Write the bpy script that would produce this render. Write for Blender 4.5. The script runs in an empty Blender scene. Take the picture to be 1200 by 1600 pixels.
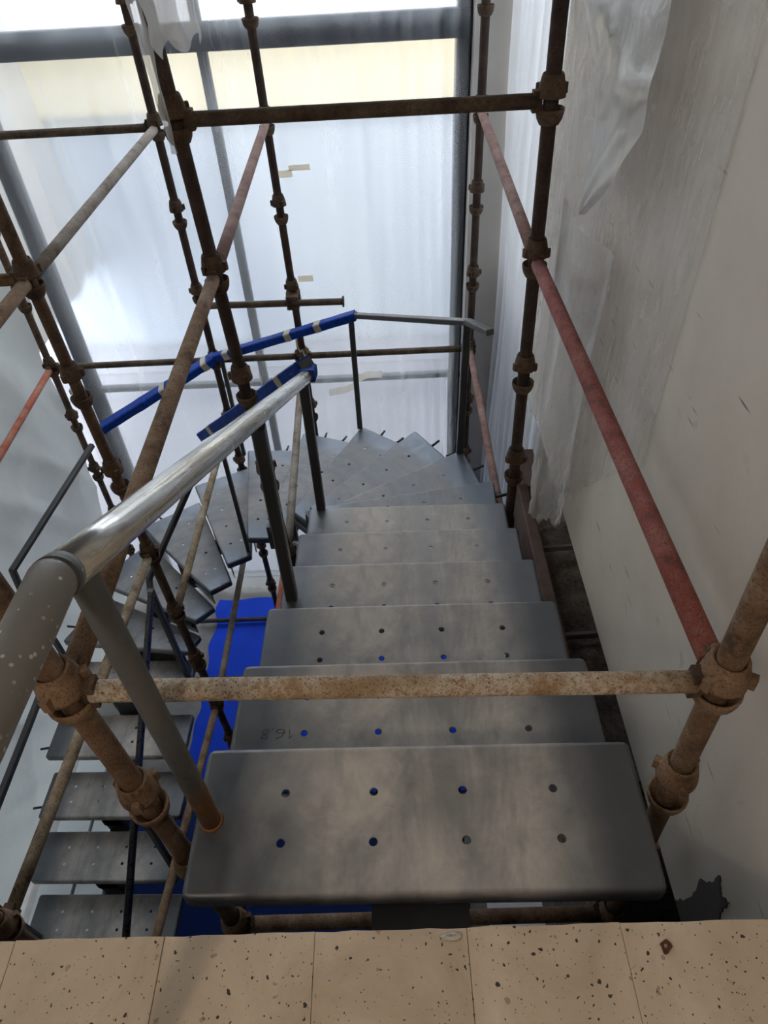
import bpy, math, random
from mathutils import Vector, Matrix, noise
R = math.radians
scene = bpy.context.scene
COL = scene.collection
random.seed(7)

# ------------------------------------------------------------------ camera
cam_d = bpy.data.cameras.new('camera'); cam = bpy.data.objects.new('camera', cam_d); COL.objects.link(cam)
cam_d.sensor_fit = 'HORIZONTAL'; cam_d.sensor_width = 36.0
cam_d.lens = 1081.95 / 1200.0 * 36.0
cam_d.clip_start = 0.02; cam_d.clip_end = 200
cr = Vector((0.99894575, -0.01475895, -0.04346907)); cu = Vector((0.04153128, 0.69399052, 0.7187853)); cf = Vector((-0.0195586, 0.71983285, -0.69387184))
cam.matrix_world = Matrix(((cr.x, cu.x, -cf.x, 0), (cr.y, cu.y, -cf.y, 0), (cr.z, cu.z, -cf.z, 0), (0, 0, 0, 1)))
scene.camera = cam

# ------------------------------------------------------------------ world, sun, exposure
world = bpy.data.worlds.new('sky'); scene.world = world; world.use_nodes = True
bg = world.node_tree.nodes['Background']
bg.inputs['Color'].default_value = (0.88, 0.94, 1.0, 1); bg.inputs['Strength'].default_value = 5.4
sun_d = bpy.data.lights.new('sun', 'SUN'); sun_d.energy = 2.2; sun_d.angle = R(12); sun_d.color = (1.0, 0.93, 0.82)
sun = bpy.data.objects.new('sun', sun_d); COL.objects.link(sun); sun.rotation_euler = (R(42), 0, R(-35))
scene.view_settings.view_transform = 'Standard'; scene.view_settings.look = 'None'
scene.view_settings.exposure = 0.12; scene.view_settings.gamma = 1.0; scene.view_settings.use_curve_mapping = False

# ------------------------------------------------------------------ helpers
class MB:
    def __init__(s): s.v = []; s.f = []; s.sm = []
    def face(s, idx, smooth=False): s.f.append(idx); s.sm.append(smooth)
    def add(s, vs): n = len(s.v); s.v.extend([tuple(q) for q in vs]); return n
    def box(s, lo, hi, M=None):
        c = [Vector((x, y, z)) for z in (lo[2], hi[2]) for y in (lo[1], hi[1]) for x in (lo[0], hi[0])]
        if M: c = [M @ q for q in c]
        n = s.add(c)
        for q in ((0,2,3,1),(4,5,7,6),(0,1,5,4),(2,6,7,3),(0,4,6,2),(1,3,7,5)): s.face([n+k for k in q])
        return s
    def bar(s, p, q, w, h, roll=0.0):
        p, q = Vector(p), Vector(q); d = (q-p); L = d.length; d.normalize()
        up = Vector((0,0,1)) if abs(d.z) < .95 else Vector((0,1,0))
        sx = d.cross(up).normalized(); uz = sx.cross(d).normalized()
        if roll:
            Q = Matrix.Rotation(roll, 3, d); sx = Q @ sx; uz = Q @ uz
        b = min(w, h)*.12
        prof = [(-w/2+b,-h/2),(w/2-b,-h/2),(w/2,-h/2+b),(w/2,h/2-b),(w/2-b,h/2),(-w/2+b,h/2),(-w/2,h/2-b),(-w/2,-h/2+b)]
        a = s.add([p + sx*x + uz*z for x, z in prof]); c = s.add([q + sx*x + uz*z for x, z in prof]); n = 8
        for k in range(n): s.face([a+k, a+(k+1)%n, c+(k+1)%n, c+k])
        s.face([a+k for k in range(n)][::-1]); s.face([c+k for k in range(n)])
        return s
    def tube(s, pts, r, n=16, cap=True):
        pts = [Vector(q) for q in pts]; rings = []
        rs = r if isinstance(r, (list, tuple)) else [r]*len(pts)
        d0 = (pts[1]-pts[0]).normalized()
        x = d0.cross(Vector((0,0,1)) if abs(d0.z) < .9 else Vector((0,1,0))).normalized()
        for i, q in enumerate(pts):
            if i == 0: d = (pts[1]-pts[0]).normalized()
            elif i == len(pts)-1: d = (pts[i]-pts[i-1]).normalized()
            else: d = ((pts[i]-pts[i-1]).normalized() + (pts[i+1]-pts[i]).normalized()).normalized()
            x = (x - d*x.dot(d)).normalized(); y = d.cross(x)
            rings.append(s.add([q + (x*math.cos(2*math.pi*k/n) + y*math.sin(2*math.pi*k/n))*rs[i] for k in range(n)]))
        for a, c in zip(rings, rings[1:]):
            for k in range(n): s.face([a+k, a+(k+1)%n, c+(k+1)%n, c+k], True)
        if cap:
            s.face([rings[0]+k for k in range(n)][::-1]); s.face([rings[-1]+k for k in range(n)])
        return s
    def lathe(s, prof, n=20, close=True):
        rings = [s.add([(r*math.cos(2*math.pi*k/n), r*math.sin(2*math.pi*k/n), z) for k in range(n)]) for r, z in prof]
        prs = list(zip(rings, rings[1:])) + ([(rings[-1], rings[0])] if close else [])
        for a, c in prs:
            for k in range(n): s.face([a+k, a+(k+1)%n, c+(k+1)%n, c+k], True)
        return s
    def grid(s, fn, nu, nv, smooth=True):
        n = s.add([fn(i/nu, j/nv) for j in range(nv+1) for i in range(nu+1)])
        for j in range(nv):
            for i in range(nu):
                a = n + j*(nu+1) + i; s.face([a, a+1, a+nu+2, a+nu+1], smooth)
        return s
    def mesh(s, name):
        me = bpy.data.meshes.new(name); me.from_pydata(s.v, [], s.f); me.polygons.foreach_set('use_smooth', s.sm); me.update(); return me
    def build(s, name, m, parent=None, loc=(0,0,0)):
        return obj(name, s.mesh(name), m, parent, loc)

def obj(name, me, m, parent=None, loc=(0,0,0)):
    o = bpy.data.objects.new(name, me); COL.objects.link(o)
    if m and me and not me.materials: me.materials.append(m)
    o.location = loc
    if parent: o.parent = parent
    return o
def empty(name, loc=(0,0,0)):
    o = bpy.data.objects.new(name, None); COL.objects.link(o); o.location = loc; o.empty_display_size = .1; return o
def tag(o, label, cat, group=None, kind=None):
    o['label'] = label; o['category'] = cat
    if group: o['group'] = group
    if kind: o['kind'] = kind
    return o
def struct(o, label=None):
    o['kind'] = 'structure'
    if label: o['label'] = label
    return o

# ------------------------------------------------------------------ materials
def new_mat(name):
    m = bpy.data.materials.new(name); m.use_nodes = True
    nt = m.node_tree; b = nt.nodes['Principled BSDF']; return m, nt, b
def N(nt, t, **k):
    n = nt.nodes.new(t)
    for a, v in k.items():
        if a.startswith('i_'):
            key = a[2:]; key = int(key) if key.isdigit() else key.replace('_', ' ')
            n.inputs[key].default_value = v
        else: setattr(n, a, v)
    return n
def ramp(nt, fac, stops):
    r = nt.nodes.new('ShaderNodeValToRGB'); e = r.color_ramp.elements
    while len(e) > 1: e.remove(e[0])
    e[0].position = stops[0][0]; e[0].color = tuple(stops[0][1])+(1,) if len(stops[0][1]) == 3 else stops[0][1]
    for p, c in stops[1:]:
        q = e.new(p); q.color = tuple(c)+(1,) if len(c) == 3 else c
    nt.links.new(fac, r.inputs[0]); return r
def g(v): return (v, v, v)
def mixc(nt, fac, a, b):
    m = nt.nodes.new('ShaderNodeMix'); m.data_type = 'RGBA'
    if hasattr(fac, 'is_linked'): nt.links.new(fac, m.inputs[0])
    else: m.inputs[0].default_value = fac
    for k, c in ((6, a), (7, b)):
        if hasattr(c, 'is_linked'): nt.links.new(c, m.inputs[k])
        else: m.inputs[k].default_value = tuple(c)+(1,)
    return m.outputs[2]
def noise_n(nt, scale, detail=4, rough=.6, vec=None, dist=0.0):
    n = N(nt, 'ShaderNodeTexNoise'); n.inputs['Scale'].default_value = scale; n.inputs['Detail'].default_value = detail
    n.inputs['Roughness'].default_value = rough; n.inputs['Distortion'].default_value = dist
    if vec is not None: nt.links.new(vec, n.inputs['Vector'])
    return n
def coords(nt, scale=(1,1,1), which='Object'):
    t = N(nt, 'ShaderNodeTexCoord'); mp = N(nt, 'ShaderNodeMapping'); mp.inputs['Scale'].default_value = scale
    nt.links.new(t.outputs[which], mp.inputs[0]); return mp.outputs[0]
def bump(nt, b, h, strength=.3, dist=.01):
    n = N(nt, 'ShaderNodeBump'); n.inputs['Strength'].default_value = strength; n.inputs['Distance'].default_value = dist
    nt.links.new(h, n.inputs['Height']); nt.links.new(n.outputs[0], b.inputs['Normal'])

def rust(name, dark, mid, light, bias=0.0, rough=.85, metal=0.0):
    """weathered tube: blotchy rust, paint or galvanising left in patches, pitted"""
    m, nt, b = new_mat(name); v = coords(nt)
    n1 = noise_n(nt, 9, 6, .65, v); n2 = noise_n(nt, 70, 4, .7, v); n3 = noise_n(nt, 230, 2, .6, v)
    c = ramp(nt, n1.outputs[0], [(.38+bias, dark), (.48+bias, mid), (.61+bias, light)])
    sp = ramp(nt, n2.outputs[0], [(.46, g(0)), (.62, g(1))])
    c2 = mixc(nt, sp.outputs[0], c.outputs[0], mid)
    sp3 = ramp(nt, n3.outputs[0], [(.56, g(0)), (.66, g(1))])
    c3 = mixc(nt, sp3.outputs[0], c2, dark)
    nt.links.new(c3, b.inputs['Base Color']); b.inputs['Roughness'].default_value = rough; b.inputs['Metallic'].default_value = metal
    bump(nt, b, n2.outputs[0], .35, .004); return m
M = {}
M['post'] = rust('rusty_brown_steel', (.020,.011,.009), (.040,.022,.016), (.07,.044,.03))
M['post_tan'] = rust('rusty_tan_steel', (.07,.04,.024), (.16,.095,.055), (.24,.17,.115))
M['post_mid'] = rust('rusty_mid_brown_steel', (.04,.023,.014), (.095,.055,.033), (.16,.105,.068))
M['cup'] = rust('rusty_cup_steel', (.035,.02,.013), (.08,.045,.026), (.14,.09,.055))
M['cup_tan'] = rust('rusty_tan_cup', (.10,.055,.03), (.21,.125,.07), (.30,.20,.13))
M['led_tan'] = rust('tan_rust_tube', (.20,.11,.055), (.36,.25,.155), (.58,.51,.42), -.06)
M['led_brown'] = rust('brown_rust_tube', (.09,.05,.028), (.21,.125,.07), (.30,.21,.14))
M['led_dark'] = rust('dark_brown_tube', (.04,.025,.017), (.075,.048,.03), (.13,.10,.065))
M['led_red'] = rust('faded_red_tube', (.12,.045,.035), (.27,.075,.065), (.31,.14,.12))
M['led_pink'] = rust('dusty_pink_tube', (.13,.08,.065), (.22,.12,.10), (.30,.20,.17))
M['led_orange'] = rust('orange_red_tube', (.20,.06,.03), (.38,.10,.06), (.36,.20,.14))
M['led_grey'] = rust('grey_galvanised_tube', (.13,.10,.075), (.24,.20,.165), (.33,.30,.27))
M['led_speck'] = rust('speckled_tan_tube', (.09,.06,.035), (.26,.19,.12), (.40,.34,.26))
M['black_tube'] = rust('black_tube', (.012,.012,.014), (.02,.02,.022), (.03,.03,.03))

def steel(name, base, rough=.42, metal=.55, dust=None, rusty=0.0, splat=False):
    m, nt, b = new_mat(name); v = coords(nt)
    n1 = noise_n(nt, 2.2, 5, .6, v); n2 = noise_n(nt, 26, 5, .7, v, .6)
    c = ramp(nt, n1.outputs[0], [(.3, tuple(x*.78 for x in base)), (.7, tuple(x*1.25 for x in base))]).outputs[0]
    rr = ramp(nt, n2.outputs[0], [(.3, g(rough*.8)), (.7, g(min(1, rough*1.3)))]).outputs[0]
    if splat:
        vo = N(nt, 'ShaderNodeTexVoronoi'); vo.inputs['Scale'].default_value = 75; vo.inputs['Randomness'].default_value = 1; nt.links.new(v, vo.inputs['Vector'])
        ms = ramp(nt, vo.outputs['Distance'], [(.15, g(1)), (.22, g(0))]); n5 = noise_n(nt, 9, 2, .5, v)
        gate = ramp(nt, n5.outputs[0], [(.43, g(0)), (.52, g(1))])
        mm = N(nt, 'ShaderNodeMath', operation='MULTIPLY'); nt.links.new(ms.outputs[0], mm.inputs[0]); nt.links.new(gate.outputs[0], mm.inputs[1])
        c = mixc(nt, mm.outputs[0], c, (.62,.60,.54))
    if dust:
        n3 = noise_n(nt, 8, 8, .72, v, .35)
        sep = N(nt, 'ShaderNodeSeparateXYZ'); nt.links.new(v, sep.inputs[0])
        ab = N(nt, 'ShaderNodeMath', operation='ABSOLUTE'); nt.links.new(sep.outputs[0], ab.inputs[0])
        # trodden dust lies along the middle of the tread and fades towards its two ends
        md = ramp(nt, ab.outputs[0], [(.22, g(1)), (.40, g(0))])
        st = noise_n(nt, 3.0, 4, .65, coords(nt, (2.0, .75, 1)), .5)
        ss = ramp(nt, st.outputs[0], [(.38, g(.45)), (.60, g(1))])
        pn = ramp(nt, n3.outputs[0], [(.25, g(.42)), (.65, g(1))])
        m1 = N(nt, 'ShaderNodeMath', operation='MULTIPLY'); nt.links.new(md.outputs[0], m1.inputs[0]); nt.links.new(pn.outputs[0], m1.inputs[1])
        m2 = N(nt, 'ShaderNodeMath', operation='MULTIPLY'); nt.links.new(m1.outputs[0], m2.inputs[0]); nt.links.new(ss.outputs[0], m2.inputs[1])
        c = mixc(nt, m2.outputs[0], c, dust)
        rr2 = mixc(nt, m2.outputs[0], rr, g(.9)); rr = rr2
        mt = ramp(nt, m2.outputs[0], [(0, g(metal)), (.7, g(0))]); nt.links.new(mt.outputs[0], b.inputs['Metallic'])
    else: b.inputs['Metallic'].default_value = metal
    nt.links.new(c, b.inputs['Base Color']); nt.links.new(rr, b.inputs['Roughness'])
    bump(nt, b, n2.outputs[0], .06, .004); return m
M['tread'] = steel('grey_tread_steel', (.135,.140,.150), .42, .60, dust=(.60,.545,.485))
M['tread_sky_tint'] = steel('sky_tinted_tread_steel', (.115,.13,.155), .40, .60, dust=(.36,.35,.345))  # same steel for the winders: sky tint put into the colour, weaker dust
M['frame'] = steel('dark_grey_steel', (.075,.075,.078), .38, .5)
M['frame_black'] = steel('black_steel', (.03,.03,.033), .28, .4)
M['rail_grey'] = steel('grey_painted_rail', (.20,.19,.18), .45, .25, splat=True)
M['chrome'] = steel('bright_bare_steel', (.55,.55,.54), .22, .95)

def rail_streaks():
    m = M['chrome']; nt = m.node_tree; b = nt.nodes['Principled BSDF']
    v = coords(nt, (.35, 7, 7)); n = noise_n(nt, 4, 5, .7, v, .6)
    r = ramp(nt, n.outputs[0], [(.52, g(0)), (.60, g(1))])
    old = b.inputs['Base Color'].links[0].from_socket
    nt.links.new(mixc(nt, r.outputs[0], old, (.50,.47,.40)), b.inputs['Base Color'])
    r2 = ramp(nt, n.outputs[0], [(.52, g(.95)), (.60, g(.1))]); nt.links.new(r2.outputs[0], b.inputs['Metallic'])
rail_streaks()

def baluster_mat():
    m = steel('grey_steel_rusted_foot', (.12,.118,.115), .5, .35); nt = m.node_tree; b = nt.nodes['Principled BSDF']
    v = coords(nt); sep = N(nt, 'ShaderNodeSeparateXYZ'); nt.links.new(v, sep.inputs[0])
    n = noise_n(nt, 12, 4, .6, v); ad = N(nt, 'ShaderNodeMath', operation='MULTIPLY_ADD'); ad.inputs[1].default_value = .14
    nt.links.new(n.outputs[0], ad.inputs[0]); nt.links.new(sep.outputs[2], ad.inputs[2])
    r = ramp(nt, ad.outputs[0], [(.05, g(.75)), (.16, g(1)), (.29, g(0))])
    old = b.inputs['Base Color'].links[0].from_socket
    nt.links.new(mixc(nt, r.outputs[0], old, (.27,.105,.015)), b.inputs['Base Color'])
    r2 = ramp(nt, ad.outputs[0], [(.16, g(0)), (.29, g(.35))]); nt.links.new(r2.outputs[0], b.inputs['Metallic'])
    return m
M['baluster_rust'] = baluster_mat()

def plain(name, col, rough=.6, metal=0.0, var=.12, scale=6, bmp=0.0):
    m, nt, b = new_mat(name); v = coords(nt); n = noise_n(nt, scale, 5, .6, v)
    c = ramp(nt, n.outputs[0], [(.3, tuple(x*(1-var) for x in col)), (.7, tuple(min(1, x*(1+var)) for x in col))])
    nt.links.new(c.outputs[0], b.inputs['Base Color']); b.inputs['Roughness'].default_value = rough; b.inputs['Metallic'].default_value = metal
    if bmp: bump(nt, b, n.outputs[0], bmp, .01)
    return m
M['blue_wrap'] = plain('blue_plastic_wrap', (.008,.045,.28), .5, 0, .3, 30, .3)
M['tape'] = plain('beige_packing_tape', (.42,.38,.31), .4, 0, .15, 40)
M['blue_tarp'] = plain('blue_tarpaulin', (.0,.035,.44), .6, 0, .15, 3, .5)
M['shaded_tarp'] = plain('shaded_tarpaulin', (.004,.02,.11), .6, 0, .2, 3, .4)  # blue tarpaulin again, shade under the stairs put into its colour
for q in ('blue_tarp', 'shaded_tarp', 'blue_wrap'): M[q].node_tree.nodes['Principled BSDF'].inputs['Specular IOR Level'].default_value = .12
M['board'] = plain('white_board', (.62,.66,.68), .5, 0, .06, 3)
M['pale_sheet'] = plain('pale_lilac_sheet', (.60,.58,.62), .5, 0, .08, 2)
M['wood'] = plain('brown_timber', (.075,.045,.032), .8, 0, .3, 14, .4)
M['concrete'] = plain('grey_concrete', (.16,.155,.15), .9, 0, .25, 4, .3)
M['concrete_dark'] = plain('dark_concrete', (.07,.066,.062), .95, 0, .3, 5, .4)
M['plaster'] = plain('plain_plaster', (.50,.48,.45), .9, 0, .08, 3)
M['window_steel'] = plain('navy_window_frame', (.025,.03,.045), .5, .2, .1)
M['outside_white'] = plain('white_render', (.43,.47,.53), .9, 0, .05, .6)
M['outside_fascia'] = plain('bright_white_render', (.86,.87,.88), .9, 0, .03, .6)
M['outside_paving'] = plain('pale_paving', (.24,.24,.265), .9, 0, .06, .8)
M['outside_cream'] = plain('cream_render', (.64,.57,.41), .9, 0, .05, .6)
M['white_tape'] = plain('white_tape', (.75,.74,.70), .5, 0, .05, 20)
M['scribble'] = plain('pencil_grey', (.03,.03,.035), .7)
M['cord'] = plain('tan_cord', (.30,.22,.13), .8)
M['mortar'] = plain('white_mortar', (.62,.58,.52), .9, 0, .15, 60, .5)
M['rust_scrap'] = plain('rust_scrap', (.10,.03,.012), .8, 0, .4, 200, .4)

def rubble_mat():
    m, nt, b = new_mat('rough_rubble'); v = coords(nt); n1 = noise_n(nt, 7, 8, .75, v, .6); n2 = noise_n(nt, 55, 5, .75, v)
    c = ramp(nt, n1.outputs[0], [(.33, (.09,.07,.055)), (.52, (.24,.19,.15)), (.70, (.46,.40,.34))])
    nt.links.new(mixc(nt, .4, c.outputs[0], ramp(nt, n2.outputs[0], [(.4, (.06,.048,.04)), (.66, (.34,.29,.25))]).outputs[0]), b.inputs['Base Color'])
    b.inputs['Roughness'].default_value = .95; bump(nt, b, n2.outputs[0], .9, .03); return m
M['rubble'] = rubble_mat()

def wall_mat():
    m, nt, b = new_mat('scuffed_white_paint'); v = coords(nt)
    n1 = noise_n(nt, 1.7, 5, .6, v); n2 = noise_n(nt, 5.5, 6, .7, v, 1.5)
    c = ramp(nt, n1.outputs[0], [(.3, (.58,.515,.44)), (.7, (.72,.655,.58))]).outputs[0]
    st = ramp(nt, n2.outputs[0], [(.63, g(0)), (.74, g(.45))]); c = mixc(nt, st.outputs[0], c, (.27,.235,.20))
    # short dark scratches and nicks
    vs = N(nt, 'ShaderNodeTexCoord'); mp = N(nt, 'ShaderNodeMapping'); mp.inputs['Rotation'].default_value = (R(38), 0, 0); mp.inputs['Scale'].default_value = (1, 1.3, 14)
    nt.links.new(vs.outputs['Object'], mp.inputs[0])
    vo = N(nt, 'ShaderNodeTexVoronoi'); vo.inputs['Scale'].default_value = 2.3; nt.links.new(mp.outputs[0], vo.inputs['Vector'])
    k = ramp(nt, vo.outputs['Distance'], [(.05, g(.9)), (.11, g(0))]); gn = noise_n(nt, 2.6, 3, .5, v); gr = ramp(nt, gn.outputs[0], [(.42, g(0)), (.50, g(1))])
    mm = N(nt, 'ShaderNodeMath', operation='MULTIPLY'); nt.links.new(k.outputs[0], mm.inputs[0]); nt.links.new(gr.outputs[0], mm.inputs[1])
    c = mixc(nt, mm.outputs[0], c, (.09,.075,.06))
    nt.links.new(c, b.inputs['Base Color']); b.inputs['Roughness'].default_value = .55
    bump(nt, b, n2.outputs[0], .12, .01); return m
M['wall'] = wall_mat()

def terrazzo_mat():
    m, nt, b = new_mat('beige_terrazzo')
    tc = N(nt, 'ShaderNodeTexCoord'); gpos = N(nt, 'ShaderNodeNewGeometry'); v = gpos.outputs['Position']
    n1 = noise_n(nt, 6, 6, .65, v, .5); n2 = noise_n(nt, 32, 5, .7, v)
    c = ramp(nt, n1.outputs[0], [(.32, (.49,.39,.28)), (.55, (.64,.52,.39)), (.72, (.73,.62,.49))]).outputs[0]
    c = mixc(nt, ramp(nt, n2.outputs[0], [(.5, g(0)), (.7, g(.5))]).outputs[0], c, (.56,.48,.39))
    dn = noise_n(nt, 90, 2, .5, v); dv = N(nt, 'ShaderNodeMix'); dv.data_type = 'VECTOR'; dv.inputs[0].default_value = .012
    nt.links.new(v, dv.inputs[4]); nt.links.new(dn.outputs[1], dv.inputs[5])
    for sc, thr, col, gate in ((82, .13, (.045,.04,.035), .57), (130, .13, (.08,.06,.05), .58), (55, .15, (.42,.30,.21), .64), (210, .12, (.08,.07,.06), .62)):
        vo = N(nt, 'ShaderNodeTexVoronoi'); vo.inputs['Scale'].default_value = sc; nt.links.new(dv.outputs[1], vo.inputs['Vector'])
        sp = N(nt, 'ShaderNodeSeparateColor'); nt.links.new(vo.outputs['Color'], sp.inputs[0])
        # each chip its own size, many cells empty
        sz = N(nt, 'ShaderNodeMath', operation='MULTIPLY_ADD'); sz.inputs[1].default_value = 2.6; sz.inputs[2].default_value = -gate*2.6; nt.links.new(sp.outputs[0], sz.inputs[0])
        lt = N(nt, 'ShaderNodeMath', operation='MULTIPLY'); lt.inputs[1].default_value = thr*1.8; nt.links.new(sz.outputs[0], lt.inputs[0])
        cmp_ = N(nt, 'ShaderNodeMath', operation='LESS_THAN'); nt.links.new(vo.outputs['Distance'], cmp_.inputs[0]); nt.links.new(lt.outputs[0], cmp_.inputs[1])
        c = mixc(nt, cmp_.outputs[0], c, col)
    nt.links.new(c, b.inputs['Base Color']); b.inputs['Roughness'].default_value = .5; return m
M['terrazzo'] = terrazzo_mat()

def film_mat(name, trans=.3, transl=.5, tint=(.92,.93,.94), gloss=.12, vscale=(1,1,.06), streak=.35, grime=None, rough=.3, frost=0.0):
    """thin polythene: part see-through, part milky, with a little gloss"""
    m = bpy.data.materials.new(name); m.use_nodes = True; nt = m.node_tree
    for n in list(nt.nodes): nt.nodes.remove(n)
    out = N(nt, 'ShaderNodeOutputMaterial'); v = coords(nt, vscale)
    n1 = noise_n(nt, 14, 5, .6, v); n2 = noise_n(nt, 2.5, 5, .65, coords(nt))
    tr = N(nt, 'ShaderNodeBsdfTransparent'); tr.inputs[0].default_value = (.97,.98,1,1)
    tl = N(nt, 'ShaderNodeBsdfTranslucent'); df = N(nt, 'ShaderNodeBsdfDiffuse'); gl = N(nt, 'ShaderNodeBsdfGlossy'); gl.inputs['Roughness'].default_value = rough
    col = ramp(nt, n2.outputs[0], [(.3, tuple(x*.93 for x in tint)), (.7, tint)]).outputs[0]
    if grime:
        n3 = noise_n(nt, 60, 4, .75, coords(nt)); gm = ramp(nt, n3.outputs[0], [(.55, g(0)), (.72, g(.55))])
        col = mixc(nt, gm.outputs[0], col, grime)
    nt.links.new(col, tl.inputs[0]); nt.links.new(col, df.inputs[0])
    m1 = N(nt, 'ShaderNodeMixShader'); m1.inputs[0].default_value = 1-transl; nt.links.new(tl.outputs[0], m1.inputs[1]); nt.links.new(df.outputs[0], m1.inputs[2])
    m2 = N(nt, 'ShaderNodeMixShader'); nt.links.new(m1.outputs[0], m2.inputs[1]); nt.links.new(tr.outputs[0], m2.inputs[2])
    fr = ramp(nt, n1.outputs[0], [(.3, g(max(0, trans*(1-streak)))), (.7, g(min(1, trans*(1+streak))))]); nt.links.new(fr.outputs[0], m2.inputs[0])
    if frost:
        rf = N(nt, 'ShaderNodeBsdfRefraction'); rf.inputs['Roughness'].default_value = .26; rf.inputs['IOR'].default_value = 1.12; rf.inputs[0].default_value = (.95,.97,1,1)
        mf = N(nt, 'ShaderNodeMixShader'); mf.inputs[0].default_value = frost; nt.links.new(tr.outputs[0], mf.inputs[1]); nt.links.new(rf.outputs[0], mf.inputs[2])
        nt.links.new(mf.outputs[0], m2.inputs[2])
    m3 = N(nt, 'ShaderNodeMixShader'); m3.inputs[0].default_value = gloss; nt.links.new(m2.outputs[0], m3.inputs[1]); nt.links.new(gl.outputs[0], m3.inputs[2])
    bp = N(nt, 'ShaderNodeBump'); bp.inputs['Strength'].default_value = .35; bp.inputs['Distance'].default_value = .02; nt.links.new(n1.outputs[0], bp.inputs['Height'])
    for q in (df, gl): nt.links.new(bp.outputs[0], q.inputs['Normal'])
    nt.links.new(m3.outputs[0], out.inputs[0]); return m
M['sheet_far'] = film_mat('milky_polythene', .80, .85, (.86,.90,.95), .02, (.5,.5,.04), .12, frost=.72)
M['sheet_left'] = film_mat('white_sheeting', .03, .17, (.56,.59,.58), .04, (1,.4,.4), .3)
M['sheet_pleat'] = film_mat('pleated_polythene', .16, .62, (.84,.86,.90), .06)
M['film'] = film_mat('dusty_polythene', .70, .2, (.84,.77,.69), .07, (1,1,.25), .15, (.42,.40,.37), .22)
M['film_hang'] = film_mat('hanging_polythene', .45, .35, (.80,.78,.75), .15, (1,1,.25), .2, (.52,.49,.46), .18)
M['tape_film'] = film_mat('translucent_tape', .1, .6, (.85,.80,.70), .05)
M['film_clear'] = film_mat('clear_polythene', .42, .4, (.80,.79,.77), .18, (1,1,.3), .2, None, .16)

# ------------------------------------------------------------------ levels (camera at the origin, metres)
GROUND = -5.80
FLOOR = -1.315
RISE = 0.1704
def zt(i): return -1.4837 - RISE*(i-1)
ZA = -1.09
YN, YM, YF = 0.677, 2.405, 4.317

# ------------------------------------------------------------------ setting
def sbox(name, lo, hi, m, label=None, parent=None):
    c = [(a+b)/2 for a, b in zip(lo, hi)]
    mb = MB().box([a-k for a, k in zip(lo, c)], [b-k for b, k in zip(hi, c)])
    o = mb.build(name, m, parent, c)
    return struct(o, label) if parent is None else o
sbox('floor', (-3.2, -3.0, FLOOR-.22), (.70, .335, FLOOR-.02), M['concrete'], 'concrete slab of the landing under terrazzo tiles')
floor_o = bpy.data.objects['floor']
# terrazzo tiles: 255 mm wide, staggered joints hairline wide
tw = .2555
k = 0
for row in range(3):
    yb = .352 - row*.36
    for i in range(-9, 3):
        xl = .087 + i*tw; xr = xl + tw
        if xl > .69: continue
        xr = min(xr, .699)
        if row > 0 and (xl < -1.4): continue
        dz = random.uniform(-.0009, .0009); ch = .0008
        mb = MB(); w = (xr-xl)/2-.0004; d = .36/2-.0005
        jag = [random.uniform(-.0015, .001) for _ in range(9)]
        top = []; 
        nseg = 8
        # far edge is a broken, slightly ragged edge
        pts = [(-w, -d), (w, -d)] + [(w - 2*w*t/nseg, d + (jag[t] if row == 0 else 0)) for t in range(nseg+1)]
        a = mb.add([(x*(1-ch/w), y*(1-ch/d), .0) for x, y in pts]); b_ = mb.add([(x, y, -ch) for x, y in pts]); c_ = mb.add([(x, y, -.020) for x, y in pts]); n = len(pts)
        mb.face([a+q for q in range(n)])
        for q in range(n):
            mb.face([b_+q, b_+(q+1)%n, a+(q+1)%n, a+q]); mb.face([c_+q, c_+(q+1)%n, b_+(q+1)%n, b_+q])
        o = mb.build('tile', M['terrazzo']); o.parent = floor_o; o.matrix_parent_inverse = floor_o.matrix_world.inverted()
        o.location = Vector(((xl+xr)/2, yb-.18, FLOOR+dz)) - floor_o.location
        o.matrix_parent_inverse = Matrix.Identity(4)
# mortar lump and rust-coloured scrap on the sill
mb = MB(); mb.lathe([(0.0005,.012),(.006,.011),(.013,.006),(.018,.0),(.0005,.0)], 9, False)
for q in range(len(mb.v)):
    x, y, z = mb.v[q]; mb.v[q] = (x*1.1+random.uniform(-.004,.004), y*.35+random.uniform(-.002,.002), z*random.uniform(.3,.9))
o = mb.build('mortar_lump', M['mortar'], None, (.062, .338, FLOOR+.001)); tag(o, 'small lump of white mortar on the edge of the terrazzo floor', 'mortar')
mb = MB()
ring = [(math.cos(t)*(.0085+.002*math.sin(3*t+1)), math.sin(t)*(.0095+.0025*math.sin(2*t)), 0) for t in [2*math.pi*q/18 for q in range(18)]]
inn = [(x*.33-.0006, y*.33+.001, .0014) for x, y, z in ring]
a = mb.add([(x, y, .0022) for x, y, z in ring]); b_ = mb.add(inn); c_ = mb.add([(x*1.06, y*1.06, 0) for x, y, z in ring])
for q in range(18): mb.face([a+q, a+(q+1)%18, b_+(q+1)%18, b_+q]); mb.face([c_+q, c_+(q+1)%18, a+(q+1)%18, a+q])
o = mb.build('rust_scrap', M['rust_scrap'], None, (.408, .314, FLOOR+.0012)); tag(o, 'rusty ring-shaped scrap lying on the terrazzo floor', 'scrap')

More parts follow.
